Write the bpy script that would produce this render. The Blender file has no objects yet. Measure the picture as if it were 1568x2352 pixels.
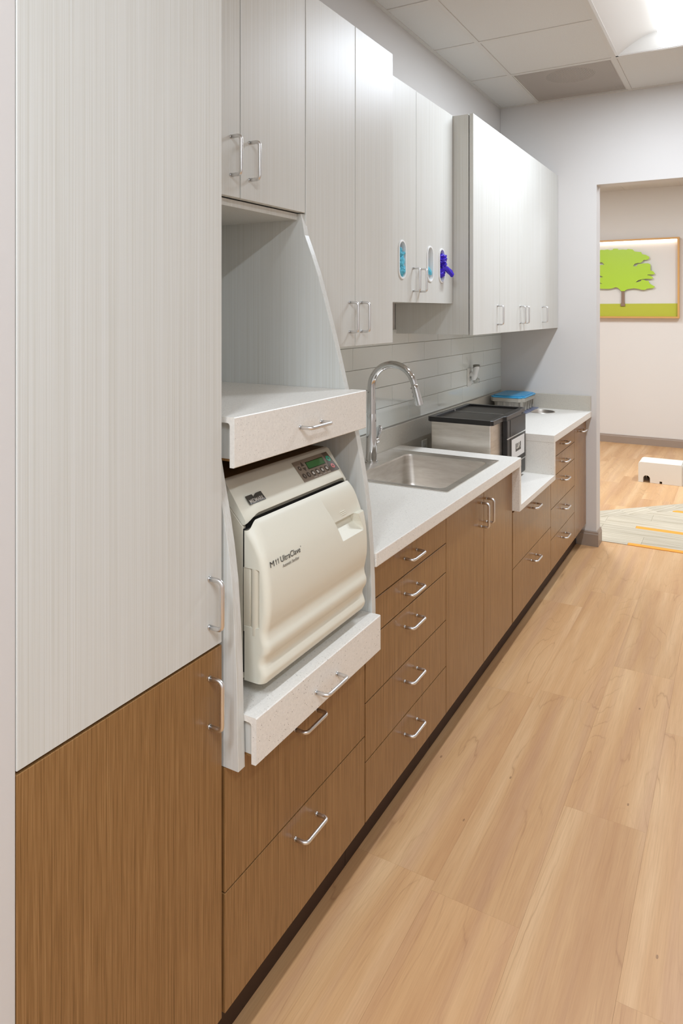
import bpy, bmesh, math, random
from mathutils import Vector, Matrix, noise
R = random.Random(7)
PI = math.pi
C = bpy.context.scene.collection
S = bpy.context.scene

# ------------------------------------------------------------------ camera
F_PX, HORIZON, VPX = 1618.2, 715.5, 1703.64          # in the 1568 x 2352 frame
cam_d = bpy.data.cameras.new('camera')
cam = bpy.data.objects.new('camera', cam_d); C.objects.link(cam)
cam.location = (1.517, 0.0, 1.5854)
cam.rotation_euler = (PI/2, 0, math.atan2(VPX-784, F_PX))
cam_d.sensor_fit = 'VERTICAL'; cam_d.sensor_height = 36.0; cam_d.sensor_width = 24.0
cam_d.lens = F_PX/2352*36.0
cam_d.shift_y = -(1176-HORIZON)/2352
cam_d.clip_start = 0.05
S.camera = cam

# ------------------------------------------------------------------ world, exposure
w = bpy.data.worlds.new('world'); S.world = w; w.use_nodes = True
w.node_tree.nodes['Background'].inputs[0].default_value = (0.9, 0.95, 1, 1)
w.node_tree.nodes['Background'].inputs[1].default_value = 0.0
S.view_settings.view_transform = 'Standard'
S.view_settings.look = 'None'
S.view_settings.gamma = 1.0
S.view_settings.use_curve_mapping = False
S.view_settings.exposure = 0.41
LAMP_COL = (0.90, 1.0, 1.125)                           # neutral-white tubes after white balance
LAMP_W, LAMP_FAR_W = 28.5, 41.0                        # watts of every troffer
S.cycles.max_bounces = 7
S.cycles.diffuse_bounces = 4
S.cycles.glossy_bounces = 4
S.cycles.transparent_max_bounces = 6
S.cycles.sample_clamp_indirect = 8.0
S.cycles.use_denoising = True
S.cycles.use_adaptive_sampling = True
S.cycles.adaptive_threshold = 0.02

# ------------------------------------------------------------------ materials
def srgb(r, g, b):
    f = lambda c: (c/255/12.92) if c/255 <= 0.04045 else ((c/255+0.055)/1.055)**2.4
    return (f(r), f(g), f(b), 1)
def mat(name, col, rough=0.5, metal=0.0, spec=0.5, coat=0.0):
    m = bpy.data.materials.new(name); m.use_nodes = True
    b = m.node_tree.nodes['Principled BSDF']
    b.inputs['Base Color'].default_value = col
    b.inputs['Roughness'].default_value = rough
    b.inputs['Metallic'].default_value = metal
    b.inputs['Specular IOR Level'].default_value = spec
    b.inputs['Coat Weight'].default_value = coat
    return m
class N:
    """small node-graph helper"""
    def __init__(s, m): s.m = m; s.t = m.node_tree; s.b = s.t.nodes['Principled BSDF']
    def n(s, typ, **kw):
        x = s.t.nodes.new(typ)
        for k, v in kw.items(): setattr(x, k, v)
        return x
    def l(s, a, b): s.t.links.new(a, b)
    def coord(s, kind='Object'): return s.n('ShaderNodeTexCoord').outputs[kind]
    def map(s, vec, scale=(1,1,1), loc=(0,0,0), rot=(0,0,0)):
        x = s.n('ShaderNodeMapping'); x.inputs['Scale'].default_value = scale
        x.inputs['Location'].default_value = loc; x.inputs['Rotation'].default_value = rot
        s.l(vec, x.inputs['Vector']); return x.outputs[0]
    def noise(s, vec, scale=1, detail=2, rough=0.5, dist=0):
        x = s.n('ShaderNodeTexNoise'); x.inputs['Scale'].default_value = scale
        x.inputs['Detail'].default_value = detail; x.inputs['Roughness'].default_value = rough
        x.inputs['Distortion'].default_value = dist
        s.l(vec, x.inputs['Vector']); return x.outputs['Fac']
    def ramp(s, fac, stops):
        x = s.n('ShaderNodeValToRGB'); e = x.color_ramp.elements
        while len(e) < len(stops): e.new(0.5)
        for i, (p, c) in enumerate(stops): e[i].position = p; e[i].color = c
        s.l(fac, x.inputs[0]); return x.outputs[0]
    def math(s, op, a, b=None, c=None):
        x = s.n('ShaderNodeMath', operation=op)
        for i, v in enumerate((a, b, c)):
            if v is None: continue
            if isinstance(v, (int, float)): x.inputs[i].default_value = v
            else: s.l(v, x.inputs[i])
        return x.outputs[0]
    def mix(s, fac, a, b, typ='MIX'):
        x = s.n('ShaderNodeMix', data_type='RGBA', blend_type=typ)
        for i, v in ((0, fac), (6, a), (7, b)):
            if isinstance(v, (int, float)): x.inputs[i].default_value = v
            elif isinstance(v, tuple): x.inputs[i].default_value = v
            else: s.l(v, x.inputs[i])
        return x.outputs[2]
    def bump(s, h, strength=0.1, dist=0.001):
        x = s.n('ShaderNodeBump'); x.inputs['Strength'].default_value = strength
        x.inputs['Distance'].default_value = dist
        s.l(h, x.inputs['Height']); s.l(x.outputs[0], s.b.inputs['Normal'])
g1 = lambda v: (v, v, v, 1)

def m_white_laminate():
    m = mat('white_laminate', srgb(222,220,212), 0.38, spec=0.4); k = N(m); co = k.coord()
    a = k.noise(k.map(co, (300,300,1.0)), 1, 3, 0.65)
    b = k.noise(k.map(co, (760,760,2.4)), 1, 2, 0.6)
    f = k.math('ADD', k.math('MULTIPLY', a, 0.65), k.math('MULTIPLY', b, 0.35))
    k.l(k.ramp(f, [(0.33, srgb(202,200,190)), (0.47, srgb(212,211,204)), (0.60, srgb(218,218,213)), (0.75, srgb(223,223,220))]), k.b.inputs['Base Color'])
    k.bump(f, 0.12, 0.0006); return m
def m_brown_laminate():
    m = mat('brown_wood_laminate', srgb(140,96,56), 0.27, spec=0.45); k = N(m); co = k.coord()
    a = k.noise(k.map(co, (230,230,1.2)), 1, 3, 0.7)
    b = k.noise(k.map(co, (820,820,9)), 1, 2, 0.6)
    f = k.math('ADD', k.math('MULTIPLY', a, 0.42), k.math('MULTIPLY', b, 0.58))
    c = k.ramp(f, [(0.32, srgb(106,74,40)), (0.46, srgb(138,100,58)), (0.56, srgb(152,113,70)), (0.72, srgb(172,134,88))])
    k.l(c, k.b.inputs['Base Color']); k.bump(f, 0.18, 0.0006); return m
def m_solid(name, base, dark, light):
    m = mat(name, base, 0.42, spec=0.4); k = N(m); co = k.coord()
    n0 = k.noise(co, 160, 2, 0.6)
    base_c = k.ramp(n0, [(0.35, tuple(c*0.93 for c in base[:3])+(1,)), (0.65, base)])
    v = k.n('ShaderNodeTexVoronoi', feature='F1'); v.inputs['Scale'].default_value = 130; v.inputs['Randomness'].default_value = 1
    k.l(co, v.inputs['Vector'])
    sep = k.n('ShaderNodeSeparateColor'); k.l(v.outputs['Color'], sep.inputs[0])
    near = k.math('LESS_THAN', v.outputs['Distance'], 0.15)
    isd = k.math('MULTIPLY', near, k.math('LESS_THAN', sep.outputs[0], 0.08))
    isl = k.math('MULTIPLY', near, k.math('GREATER_THAN', sep.outputs[0], 0.84))
    v2 = k.n('ShaderNodeTexVoronoi', feature='F1'); v2.inputs['Scale'].default_value = 260
    k.l(co, v2.inputs['Vector'])
    s2 = k.n('ShaderNodeSeparateColor'); k.l(v2.outputs['Color'], s2.inputs[0])
    near2 = k.math('LESS_THAN', v2.outputs['Distance'], 0.22)
    isd2 = k.math('MULTIPLY', near2, k.math('LESS_THAN', s2.outputs[1], 0.13))
    isl2 = k.math('MULTIPLY', near2, k.math('GREATER_THAN', s2.outputs[1], 0.84))
    c = k.mix(isl2, base_c, light); c = k.mix(k.math('MULTIPLY', isd2, 0.7), c, dark)
    c = k.mix(isl, c, light); c = k.mix(isd, c, dark)
    k.l(c, k.b.inputs['Base Color']); return m
def m_floor_wood():
    m = mat('maple_plank', srgb(205,160,115), 0.42, spec=0.35); k = N(m); co = k.coord()
    oi = k.n('ShaderNodeObjectInfo'); rnd = oi.outputs['Random']
    cmb = k.n('ShaderNodeCombineXYZ'); k.l(k.math('MULTIPLY', rnd, 37.0), cmb.inputs[0]); k.l(k.math('MULTIPLY', rnd, 91.0), cmb.inputs[1])
    va = k.n('ShaderNodeVectorMath', operation='ADD'); k.l(co, va.inputs[0]); k.l(cmb.outputs[0], va.inputs[1]); p = va.outputs[0]
    tone = k.noise(k.map(p, (11,0.7,1)), 1, 2, 0.5)
    grain = k.noise(k.map(p, (230,6,1)), 1, 3, 0.65)
    big = k.noise(k.map(p, (5.5,0.62,1)), 1, 1.5, 0.45, 0.35)
    wob = k.noise(k.map(p, (60,9,1)), 1, 2, 0.5)
    ph = k.math('ADD', k.math('MULTIPLY', big, 17.0), k.math('MULTIPLY', wob, 0.35))
    fr = k.math('FRACT', ph)
    line = k.math('SUBTRACT', 1.0, k.math('MULTIPLY', k.math('ABSOLUTE', k.math('SUBTRACT', fr, 0.5)), 2.0))
    line = k.math('POWER', line, 16.0)
    fade = k.noise(k.map(p, (9,1.1,1), (3,7,0)), 1, 1, 0.5)
    line = k.math('MULTIPLY', line, k.ramp(fade, [(0.42, g1(0)), (0.62, g1(1))]))
    pinkish = k.noise(k.map(p, (16,0.5,1), (9,2,0)), 1, 1, 0.5)
    c = k.ramp(tone, [(0.30, srgb(198,151,105)), (0.5, srgb(212,168,120)), (0.70, srgb(225,186,140))])
    c = k.mix(k.ramp(pinkish, [(0.5, g1(0)), (0.7, g1(0.5))]), c, srgb(196,152,118))
    c = k.mix(k.ramp(grain, [(0.40, g1(0.0)), (0.75, g1(0.30))]), c, srgb(168,118,76))
    c = k.mix(k.math('MULTIPLY', line, 0.42), c, srgb(150,100,62))
    v = k.n('ShaderNodeTexVoronoi'); v.inputs['Scale'].default_value = 1; k.l(k.map(p, (11,4.5,1)), v.inputs['Vector'])
    knot = k.math('LESS_THAN', v.outputs['Distance'], 0.035)
    c = k.mix(k.math('MULTIPLY', knot, 0.55), c, srgb(110,72,44))
    hs = k.n('ShaderNodeHueSaturation'); k.l(c, hs.inputs['Color'])
    k.l(k.math('ADD', 0.955, k.math('MULTIPLY', rnd, 0.10)), hs.inputs['Value'])
    k.l(hs.outputs[0], k.b.inputs['Base Color']); k.bump(grain, 0.05, 0.0005); return m
def m_paint(name, col, rough=0.6):
    m = mat(name, col, rough, spec=0.25); k = N(m)
    k.bump(k.noise(k.coord(), 900, 2), 0.06, 0.0004); return m
def m_ceiling_tile():
    m = mat('ceiling_tile', srgb(216,212,206), 0.9, spec=0.1); k = N(m); co = k.coord()
    f = k.noise(co, 420, 3, 0.7)
    k.l(k.ramp(f, [(0.30, srgb(198,195,190)), (0.5, srgb(220,217,212)), (0.8, srgb(226,223,219))]), k.b.inputs['Base Color'])
    k.bump(f, 0.25, 0.001); return m
def m_steel():
    m = mat('brushed_steel', srgb(226,220,212), 0.33, 1.0); k = N(m); co = k.coord()
    f = k.noise(k.map(co, (9,9,60)), 1, 3, 0.6)
    k.l(k.ramp(f, [(0.3, srgb(216,209,200)), (0.7, srgb(236,231,224))]), k.b.inputs['Base Color']); return m
def m_perf():
    m = mat('perforated_white_metal', srgb(196,186,176), 0.5); k = N(m); co = k.coord()
    sx = k.n('ShaderNodeSeparateXYZ'); k.l(k.map(co, (118,118,1)), sx.inputs[0])
    fx = k.math('SUBTRACT', k.math('FRACT', sx.outputs[0]), 0.5); fy = k.math('SUBTRACT', k.math('FRACT', sx.outputs[1]), 0.5)
    d = k.math('SQRT', k.math('ADD', k.math('MULTIPLY', fx, fx), k.math('MULTIPLY', fy, fy)))
    k.l(k.math('GREATER_THAN', d, 0.31), k.b.inputs['Alpha']); return m
def m_carpet():
    m = mat('grey_carpet', srgb(196,188,170), 0.95, spec=0.05); k = N(m); co = k.coord()
    oi = k.n('ShaderNodeObjectInfo')
    a = k.noise(k.map(co, (2.0,45,1)), 1, 3, 0.6); b = k.noise(co, 700, 2, 0.6)
    f = k.math('ADD', k.math('MULTIPLY', a, 0.7), k.math('MULTIPLY', b, 0.3))
    c = k.ramp(f, [(0.32, srgb(168,155,132)), (0.5, srgb(200,188,166)), (0.68, srgb(222,212,192))])
    hs = k.n('ShaderNodeHueSaturation'); k.l(c, hs.inputs['Color']); k.l(k.math('ADD', 0.93, k.math('MULTIPLY', oi.outputs['Random'], 0.12)), hs.inputs['Value'])
    k.l(hs.outputs[0], k.b.inputs['Base Color']); k.bump(b, 0.5, 0.002); return m
def m_emit(name, col, s):
    m = bpy.data.materials.new(name); m.use_nodes = True; t = m.node_tree
    t.nodes.remove(t.nodes['Principled BSDF'])
    e = t.nodes.new('ShaderNodeEmission'); e.inputs[0].default_value = col; e.inputs[1].default_value = s
    t.links.new(e.outputs[0], t.nodes['Material Output'].inputs[0]); return m

M = {
 'lam': m_white_laminate(), 'brown': m_brown_laminate(),
 'solid': m_solid('speckled_solid_surface', srgb(240,235,226), srgb(142,130,118), srgb(252,250,245)),
 'splash': m_solid('grey_speckled_solid_surface', srgb(198,191,178), srgb(116,106,92), srgb(234,228,216)),
 'floor': m_floor_wood(), 'wall': m_paint('warm_white_paint', srgb(215,211,207)),
 'wall_far': m_paint('far_room_paint', srgb(226,220,212)),
 'base': mat('taupe_baseboard', srgb(158,140,124), 0.45), 'tile_c': m_ceiling_tile(),
 'grid': mat('white_grid_metal', srgb(214,209,202), 0.5), 'white': mat('white_enamel', srgb(236,236,236), 0.35),
 'glass_tile': mat('pale_glazed_tile', srgb(228,231,225), 0.06, spec=0.6), 'grout': mat('grout', srgb(212,209,201), 0.8),
 'nickel': mat('brushed_nickel', srgb(224,223,222), 0.32, 1.0), 'chrome': mat('chrome', srgb(214,214,214), 0.05, 1.0),
 'steel': m_steel(), 'toe': mat('dark_toe_kick', srgb(56,34,20), 0.6), 'sub': mat('subfloor', srgb(178,132,90), 0.8),
 'dark': mat('black_plastic', srgb(24,23,24), 0.35), 'darkgap': mat('dark_gap', srgb(20,16,12), 0.9),
 'lidblack': mat('black_lid', srgb(34,32,31), 0.3), 'smoke': mat('smoked_plastic', srgb(46,42,38), 0.4, spec=0.3),
 'cream': mat('cream_plastic', srgb(228,224,207), 0.42, spec=0.4), 'cream2': mat('cream_painted_metal', srgb(218,210,190), 0.45),
 'topshade': mat('brown_top_shade', srgb(112,90,60), 0.5), 'panel': mat('taupe_keypad', srgb(140,125,108), 0.5), 'panel2': mat('dark_taupe_keypad', srgb(96,84,70), 0.5),
 'lcd': mat('green_lcd', srgb(70,120,72), 0.08), 'lcd_d': mat('lcd_edge', srgb(34,52,30), 0.2), 'green': mat('green_button', srgb(20,160,120), 0.4), 'red': mat('red_button', srgb(226,110,104), 0.4),
 'keydark': mat('dark_key', srgb(76,64,52), 0.5), 'print_l': mat('pale_print', srgb(220,214,204), 0.5), 'print_d': mat('dark_print', srgb(52,48,44), 0.5),
 'print_g': mat('grey_print', srgb(128,120,110), 0.5), 'logo': mat('charcoal_badge', srgb(66,64,58), 0.4),
 'perf': m_perf(), 'carpet': m_carpet(), 'orange': mat('orange_carpet', srgb(238,160,62), 0.9),
 'blue': mat('blue_plastic', srgb(64,158,206), 0.3), 'greyp': mat('grey_plastic', srgb(168,162,150), 0.3), 'slate': mat('slate_blue_plastic', srgb(112,120,150), 0.25),
 'glove_b': mat('light_blue_nitrile', srgb(96,190,214), 0.5), 'glove_p': mat('violet_nitrile', srgb(62,30,196), 0.45),
 'port': mat('white_port_plastic', srgb(240,240,238), 0.3), 'carton': mat('grey_carton', srgb(178,180,182), 0.7),
 'gold': mat('honey_wood_frame', srgb(212,160,92), 0.4), 'artback': mat('art_backing', srgb(222,216,208), 0.6),
 'leaf': mat('lime_green_acrylic', srgb(176,210,46), 0.35), 'trunk': mat('brown_acrylic', srgb(140,112,92), 0.4), 'grass': mat('olive_green_acrylic', srgb(184,186,50), 0.4),
 'box': mat('off_white_plastic', srgb(232,226,214), 0.4), 'plate': mat('outlet_plastic', srgb(232,230,222), 0.35), 'capgrey': mat('grey_cap', srgb(120,118,108), 0.4),
 'bottle': mat('clear_bottle', srgb(230,230,224), 0.05), 'sticker': mat('white_sticker', srgb(226,224,220), 0.5),
 'lens': m_emit('troffer_lens', (0.97, 1, 1, 1), 2.2),
 'led': m_emit('art_led_strip', (1, 0.93, 0.82, 1), 9.0),
}
M['bottle'].node_tree.nodes['Principled BSDF'].inputs['Transmission Weight'].default_value = 0.8
b_ = M['greyp'].node_tree.nodes['Principled BSDF']; b_.inputs['Transmission Weight'].default_value = 0.0

# ------------------------------------------------------------------ mesh helpers (world coordinates)
class B:
    def __init__(s): s.bm = bmesh.new()
    def box(s, x0, x1, y0, y1, z0, z1, bev=0.0, seg=1):
        t = bmesh.new()
        v = [t.verts.new((x, y, z)) for x in (x0, x1) for y in (y0, y1) for z in (z0, z1)]
        for f in ((0,1,3,2),(4,6,7,5),(0,4,5,1),(2,3,7,6),(0,2,6,4),(1,5,7,3)): t.faces.new([v[i] for i in f])
        if bev: bmesh.ops.bevel(t, geom=list(t.edges), offset=bev, segments=seg, affect='EDGES', profile=0.5)
        return s.add(t)
    def add(s, t):
        bmesh.ops.recalc_face_normals(t, faces=t.faces)
        me = bpy.data.meshes.new('t'); t.to_mesh(me); t.free(); s.bm.from_mesh(me); bpy.data.meshes.remove(me); return s
    def prism(s, poly, axis, a, b, holes=(), bev=0.0, seg=1):
        """poly: 2D loop; axis 'x' (poly in y,z), 'y' (poly in x,z) or 'z' (poly in x,y); from a to b"""
        def P(u, v, d): return {'x': (d, u, v), 'y': (u, d, v), 'z': (u, v, d)}[axis]
        t = bmesh.new(); loops = []
        for lp in (poly,)+tuple(holes):
            vs = [t.verts.new(P(u, v, a)) for u, v in lp]; loops.append(vs)
        if holes:
            ed = []
            for vs in loops: ed += [t.edges.new((vs[i], vs[(i+1) % len(vs)])) for i in range(len(vs))]
            bmesh.ops.triangle_fill(t, edges=ed, use_beauty=True)
        else: t.faces.new(loops[0])
        d = {'x': (b-a,0,0), 'y': (0,b-a,0), 'z': (0,0,b-a)}[axis]
        r = bmesh.ops.extrude_face_region(t, geom=list(t.faces))
        bmesh.ops.translate(t, verts=[g for g in r['geom'] if isinstance(g, bmesh.types.BMVert)], vec=d)
        # the source faces stay as the other cap
        if bev:
            bmesh.ops.recalc_face_normals(t, faces=t.faces)
            e = [e for e in t.edges if len(e.link_faces) == 2 and e.calc_face_angle(0) > 0.6]
            bmesh.ops.bevel(t, geom=e, offset=bev, segments=seg, affect='EDGES', profile=0.5)
        return s.add(t)
    def tube(s, pts, r, n=12, cap=True):
        t = bmesh.new(); pts = [Vector(p) for p in pts]; rings = []
        rr = r if isinstance(r, (list, tuple)) else [r]*len(pts)
        up = None
        for i, p in enumerate(pts):
            d = (pts[min(i+1, len(pts)-1)]-pts[max(i-1, 0)]).normalized()
            if up is None: up = d.orthogonal().normalized()
            up = (up-d*up.dot(d)).normalized(); sd = d.cross(up)
            rings.append([t.verts.new(p+(up*math.cos(2*PI*k/n)+sd*math.sin(2*PI*k/n))*rr[i]) for k in range(n)])
        for i in range(len(rings)-1):
            for k in range(n): t.faces.new((rings[i][k], rings[i][(k+1) % n], rings[i+1][(k+1) % n], rings[i+1][k]))
        if cap: t.faces.new(rings[0]); t.faces.new(rings[-1])
        return s.add(t)
    def lathe(s, prof, cx, cy, n=32, cap=True):
        t = bmesh.new(); rings = [[t.verts.new((cx+r*math.cos(2*PI*k/n), cy+r*math.sin(2*PI*k/n), z)) for k in range(n)] for r, z in prof]
        for i in range(len(rings)-1):
            for k in range(n): t.faces.new((rings[i][k], rings[i][(k+1) % n], rings[i+1][(k+1) % n], rings[i+1][k]))
        if cap: t.faces.new(rings[0]); t.faces.new(rings[-1])
        return s.add(t)
    def grid(s, rows, closed=False):
        t = bmesh.new(); g = [[t.verts.new(p) for p in r] for r in rows]
        for i in range(len(g)-1):
            m = len(g[i]); rng = range(m if closed else m-1)
            for k in rng: t.faces.new((g[i][k], g[i][(k+1) % m], g[i+1][(k+1) % m], g[i+1][k]))
        me = bpy.data.meshes.new('t'); t.to_mesh(me); t.free(); s.bm.from_mesh(me); bpy.data.meshes.remove(me); return s
ROOT = {}
def obj(name, b, m, parent=None, smooth=False, label=None, kind=None):
    me = bpy.data.meshes.new(name)
    base = ROOT.get(parent.name, Vector((0,0,0))) if parent else Vector((0,0,0))
    if base.length: bmesh.ops.translate(b.bm, verts=b.bm.verts, vec=-base)
    if smooth:
        for f in b.bm.faces: f.smooth = True
        for e in b.bm.edges:
            if len(e.link_faces) == 2 and e.calc_face_angle(0) > 0.7: e.smooth = False
    b.bm.to_mesh(me); b.bm.free()
    me.materials.append(M[m] if isinstance(m, str) else m)
    o = bpy.data.objects.new(name, me); C.objects.link(o)
    if parent: o.parent = parent; ROOT[o.name] = base
    if label: o['label'] = label
    if kind: o['kind'] = kind
    return o
def place(name, me, m, parent, loc):
    """a copy of shared mesh data at a world location, under parent"""
    o = bpy.data.objects.new(name, me); C.objects.link(o)
    o.parent = parent; o.location = Vector(loc)-ROOT.get(parent.name, Vector((0,0,0)))
    return o
def thing(name, label, cat, loc, group=None):
    o = bpy.data.objects.new(name, None); C.objects.link(o); o.location = loc; o.empty_display_size = 0.1
    o['label'] = label; o['category'] = cat
    if group: o['group'] = group
    ROOT[o.name] = Vector(loc); return o
def tag(o, label, cat, group=None):
    o['label'] = label; o['category'] = cat
    if group: o['group'] = group
    return o
def struct(name, b, m, label=None):
    o = obj(name, b, m); o['kind'] = 'structure'
    if label: o['label'] = label
    return o
def text_obj(name, s, width, org, ux, uy, m, parent, ext=0.0002, shear=0.0, bold=0.0, tall=1.0, height=None):
    cu = bpy.data.curves.new('txt', 'FONT'); cu.body = s; cu.size = 1.0; cu.shear = shear; cu.offset = bold
    to = bpy.data.objects.new('txt', cu); C.objects.link(to)
    dg = bpy.context.evaluated_depsgraph_get()
    me = bpy.data.meshes.new_from_object(to.evaluated_get(dg))
    C.objects.unlink(to); bpy.data.objects.remove(to)
    xs = [v.co.x for v in me.vertices]; sc = width/(max(xs)-min(xs)); x0 = min(xs)
    if height: tall = height/(max(v.co.y for v in me.vertices)*sc)
    ux = Vector(ux).normalized(); uy = Vector(uy).normalized(); nn = ux.cross(uy)
    base = ROOT.get(parent.name, Vector((0,0,0)))
    b = B(); b.bm.from_mesh(me); bpy.data.meshes.remove(me)
    r = bmesh.ops.extrude_face_region(b.bm, geom=list(b.bm.faces))
    bmesh.ops.translate(b.bm, verts=[g for g in r['geom'] if isinstance(g, bmesh.types.BMVert)], vec=(0,0,ext/sc))
    for v in b.bm.verts: v.co = Vector(org)+ux*((v.co.x-x0)*sc)+uy*(v.co.y*sc*tall)+nn*(v.co.z*sc)
    return obj(name, b, m, parent)

# shared wire-pull meshes: feet 96 mm apart, 34 mm projection (towards +x)
def pull_mesh(axis):
    hw, pr, rr, r = 0.048, 0.033, 0.010, 0.0048
    pts = [(0,-hw), (pr-rr,-hw)]
    for i in range(1, 6): a = -PI/2+PI/2*i/5; pts.append((pr-rr+rr*math.cos(a), -hw+rr+rr*math.sin(a)))
    pts += [(pr, hw-rr)]
    for i in range(1, 6): a = PI/2*i/5; pts.append((pr-rr+rr*math.cos(a), hw-rr+rr*math.sin(a)))
    pts += [(0, hw)]
    p3 = [(x, 0, t) if axis == 'v' else (x, t, 0) for x, t in pts]
    b = B(); b.tube(p3, r, 10)
    for t in (-hw, hw):
        c = (0, 0, t) if axis == 'v' else (0, t, 0); b.tube([c, (0.003, c[1], c[2])], 0.0052, 10)
    me = bpy.data.meshes.new('wire_pull')
    for f in b.bm.faces: f.smooth = True
    b.bm.to_mesh(me); b.bm.free(); me.materials.append(M['nickel']); return me
PULL_V, PULL_H = pull_mesh('v'), pull_mesh('h')

# ------------------------------------------------------------------ room shell
YE, ZC = 4.983, 3.045
XR, YB = 3.2, -2.5
fl = struct('floor', B().box(-1.6, 3.6, YB-0.1, 9.2, -0.1, -0.005), 'sub', 'maple plank floor running the length of the room')
EDGES = [1.02+0.245*k for k in range(-10, 11)]
def joints(k):
    fixed = {0: 2.32, -1: 1.80, 1: 1.72, -2: 2.9}
    y = fixed.get(k, R.uniform(0, 1.2)); ys = [y]
    while ys[0] > YB: ys.insert(0, ys[0]-1.02-0.2*R.random()*(k != 0))
    while ys[-1] < 9.1: ys.append(ys[-1]+1.02+0.2*R.random()*(k != 0))
    return ys
for k, x in zip(range(-10, 11), EDGES):
    ys = joints(k)
    for y0, y1 in zip(ys[:-1], ys[1:]):
        y0c, y1c = max(y0, YB), min(y1, 9.06)
        if y1c <= y0c or x+0.245 < (0.45 if y1c < 5.0 else -0.6) or x > 2.6: continue
        b = B(); b.box(-0.12235, 0.12235, -(y1c-y0c)/2+0.00015, (y1c-y0c)/2-0.00015, -0.005, 0.0)
        o = obj('plank', b, 'floor', fl); o.location = (x+0.1225, (y0c+y1c)/2, 0)

wl = struct('wall_left', B().box(-0.12, 0, 0.6598, YE+0.132, 0, ZC+0.15), 'wall', 'white wall behind the cabinets')
struct('wall_near', B().box(-0.12, 0.5945, YB, 0.6598, 0, ZC+0.15, 0.001), 'wall', 'white wall return left of the tall cabinet')
b = B(); b.prism([(0,0),(0.664,0),(0.664,2.44),(1.95,2.44),(1.95,0),(XR+0.1,0),(XR+0.1,ZC+0.15),(0,ZC+0.15)], 'y', YE, YE+0.13, bev=0.002)
struct('wall_far', b, 'wall', 'white end wall with a tall doorless opening')
struct('wall_right', B().box(XR, XR+0.1, YB, YE, 0, ZC+0.15), 'wall')
struct('wall_back', B().box(-0.12, XR+0.1, YB-0.1, YB, 0, ZC+0.15), 'wall')
struct('wall_beyond', B().box(-1.6, 3.6, 9.06, 9.18, 0, ZC+0.15), 'wall_far', 'white wall of the room beyond the opening')
struct('wall_beyond_left', B().box(-1.7, -1.6, YE+0.13, 9.18, 0, ZC+0.15), 'wall_far')
struct('wall_beyond_right', B().box(3.6, 3.7, YE, 9.18, 0, ZC+0.15), 'wall_far')
b = B(); b.box(XR+0.1, 3.6, YE, YE+0.13, 0, ZC+0.15); b.box(-1.6, -0.12, YE, YE+0.13, 0, ZC+0.15)
struct('wall_partition', b, 'wall_far')

def baseboard(name, poly, label):
    """poly: plan path of the wall face line, board stands on its left side"""
    b = B()
    for (x0, y0), (x1, y1) in zip(poly[:-1], poly[1:]):
        d = Vector((x1-x0, y1-y0, 0)); L = d.length; d.normalize(); nrm = Vector((-d.y, d.x, 0))
        prof = [(0,0),(0.013,0),(0.013,0.080),(0.009,0.086),(0.009,0.094),(0.005,0.100),(0,0.100)]
        t = bmesh.new(); rows = []
        for s_ in (-0.013 if (x0, y0) != poly[0] else 0, L+(0.013 if (x1, y1) != poly[-1] else 0)):
            rows.append([t.verts.new(Vector((x0, y0, 0))+d*s_+nrm*p+Vector((0,0,z))) for p, z in prof])
        n = len(prof)
        for k in range(n): t.faces.new((rows[0][k], rows[0][(k+1) % n], rows[1][(k+1) % n], rows[1][k]))
        t.faces.new(rows[0]); t.faces.new(rows[1]); b.add(t)
    return struct(name, b, 'base', label)
baseboard('baseboard_far', [(0.664, YE+0.13), (0.664, YE)], 'taupe baseboard on the opening jamb')
baseboard('baseboard_end', [(0.677, YE), (0.535, YE)], 'taupe baseboard on the end wall beside the cabinets')
baseboard('baseboard_beyond', [(3.6, 9.06), (-1.6, 9.06)], 'taupe baseboard in the room beyond')

# ceiling: grid runners and lay-in tiles
ce = struct('ceiling', B().box(-1.6, 3.6, YB-0.1, 9.2, ZC+0.22, ZC+0.30), 'white', 'suspended ceiling of square tiles')
def T(n, a): return [a+0.6096*k for k in range(n)]
XG = [0.0]+T(5, 0.2665); XG = [x for x in XG if x < XR]+[XR]
YG = [YB]+[4.304-0.6096*k for k in range(12, -1, -1) if 4.304-0.6096*k > YB]+[YE]
LAMPS = [(0.8761, 4.304), (0.8761, 4.304-0.6096*7), (0.8761+0.6096*2, 4.304-0.6096*7)]   # left edge, far end of every troffer; the last is unseen, added as fill
b = B()
for x in XG[1:-1]: b.box(x-0.012, x+0.012, YB, YE, ZC-0.0015, ZC+0.03)
obj('grid_runner', b, 'grid', ce)
for y in YG[1:-1]:
    b = B()
    for x0, x1 in zip(XG[:-1], XG[1:]):
        if any(abs(x0-lx) < 0.01 and ly-1.0 < y < ly-0.2 for lx, ly in LAMPS): continue
        b.box(x0+0.012, x1-0.012, y-0.012, y+0.012, ZC-0.001, ZC+0.03)
    obj('cross_tee', b, 'grid', ce)
b = B(); b.box(0, 0.022, 0.66, YE, ZC-0.002, ZC+0.02); b.box(0.022, XR, YE-0.022, YE, ZC-0.002, ZC+0.02)
obj('wall_angle', b, 'grid', ce)
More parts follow.
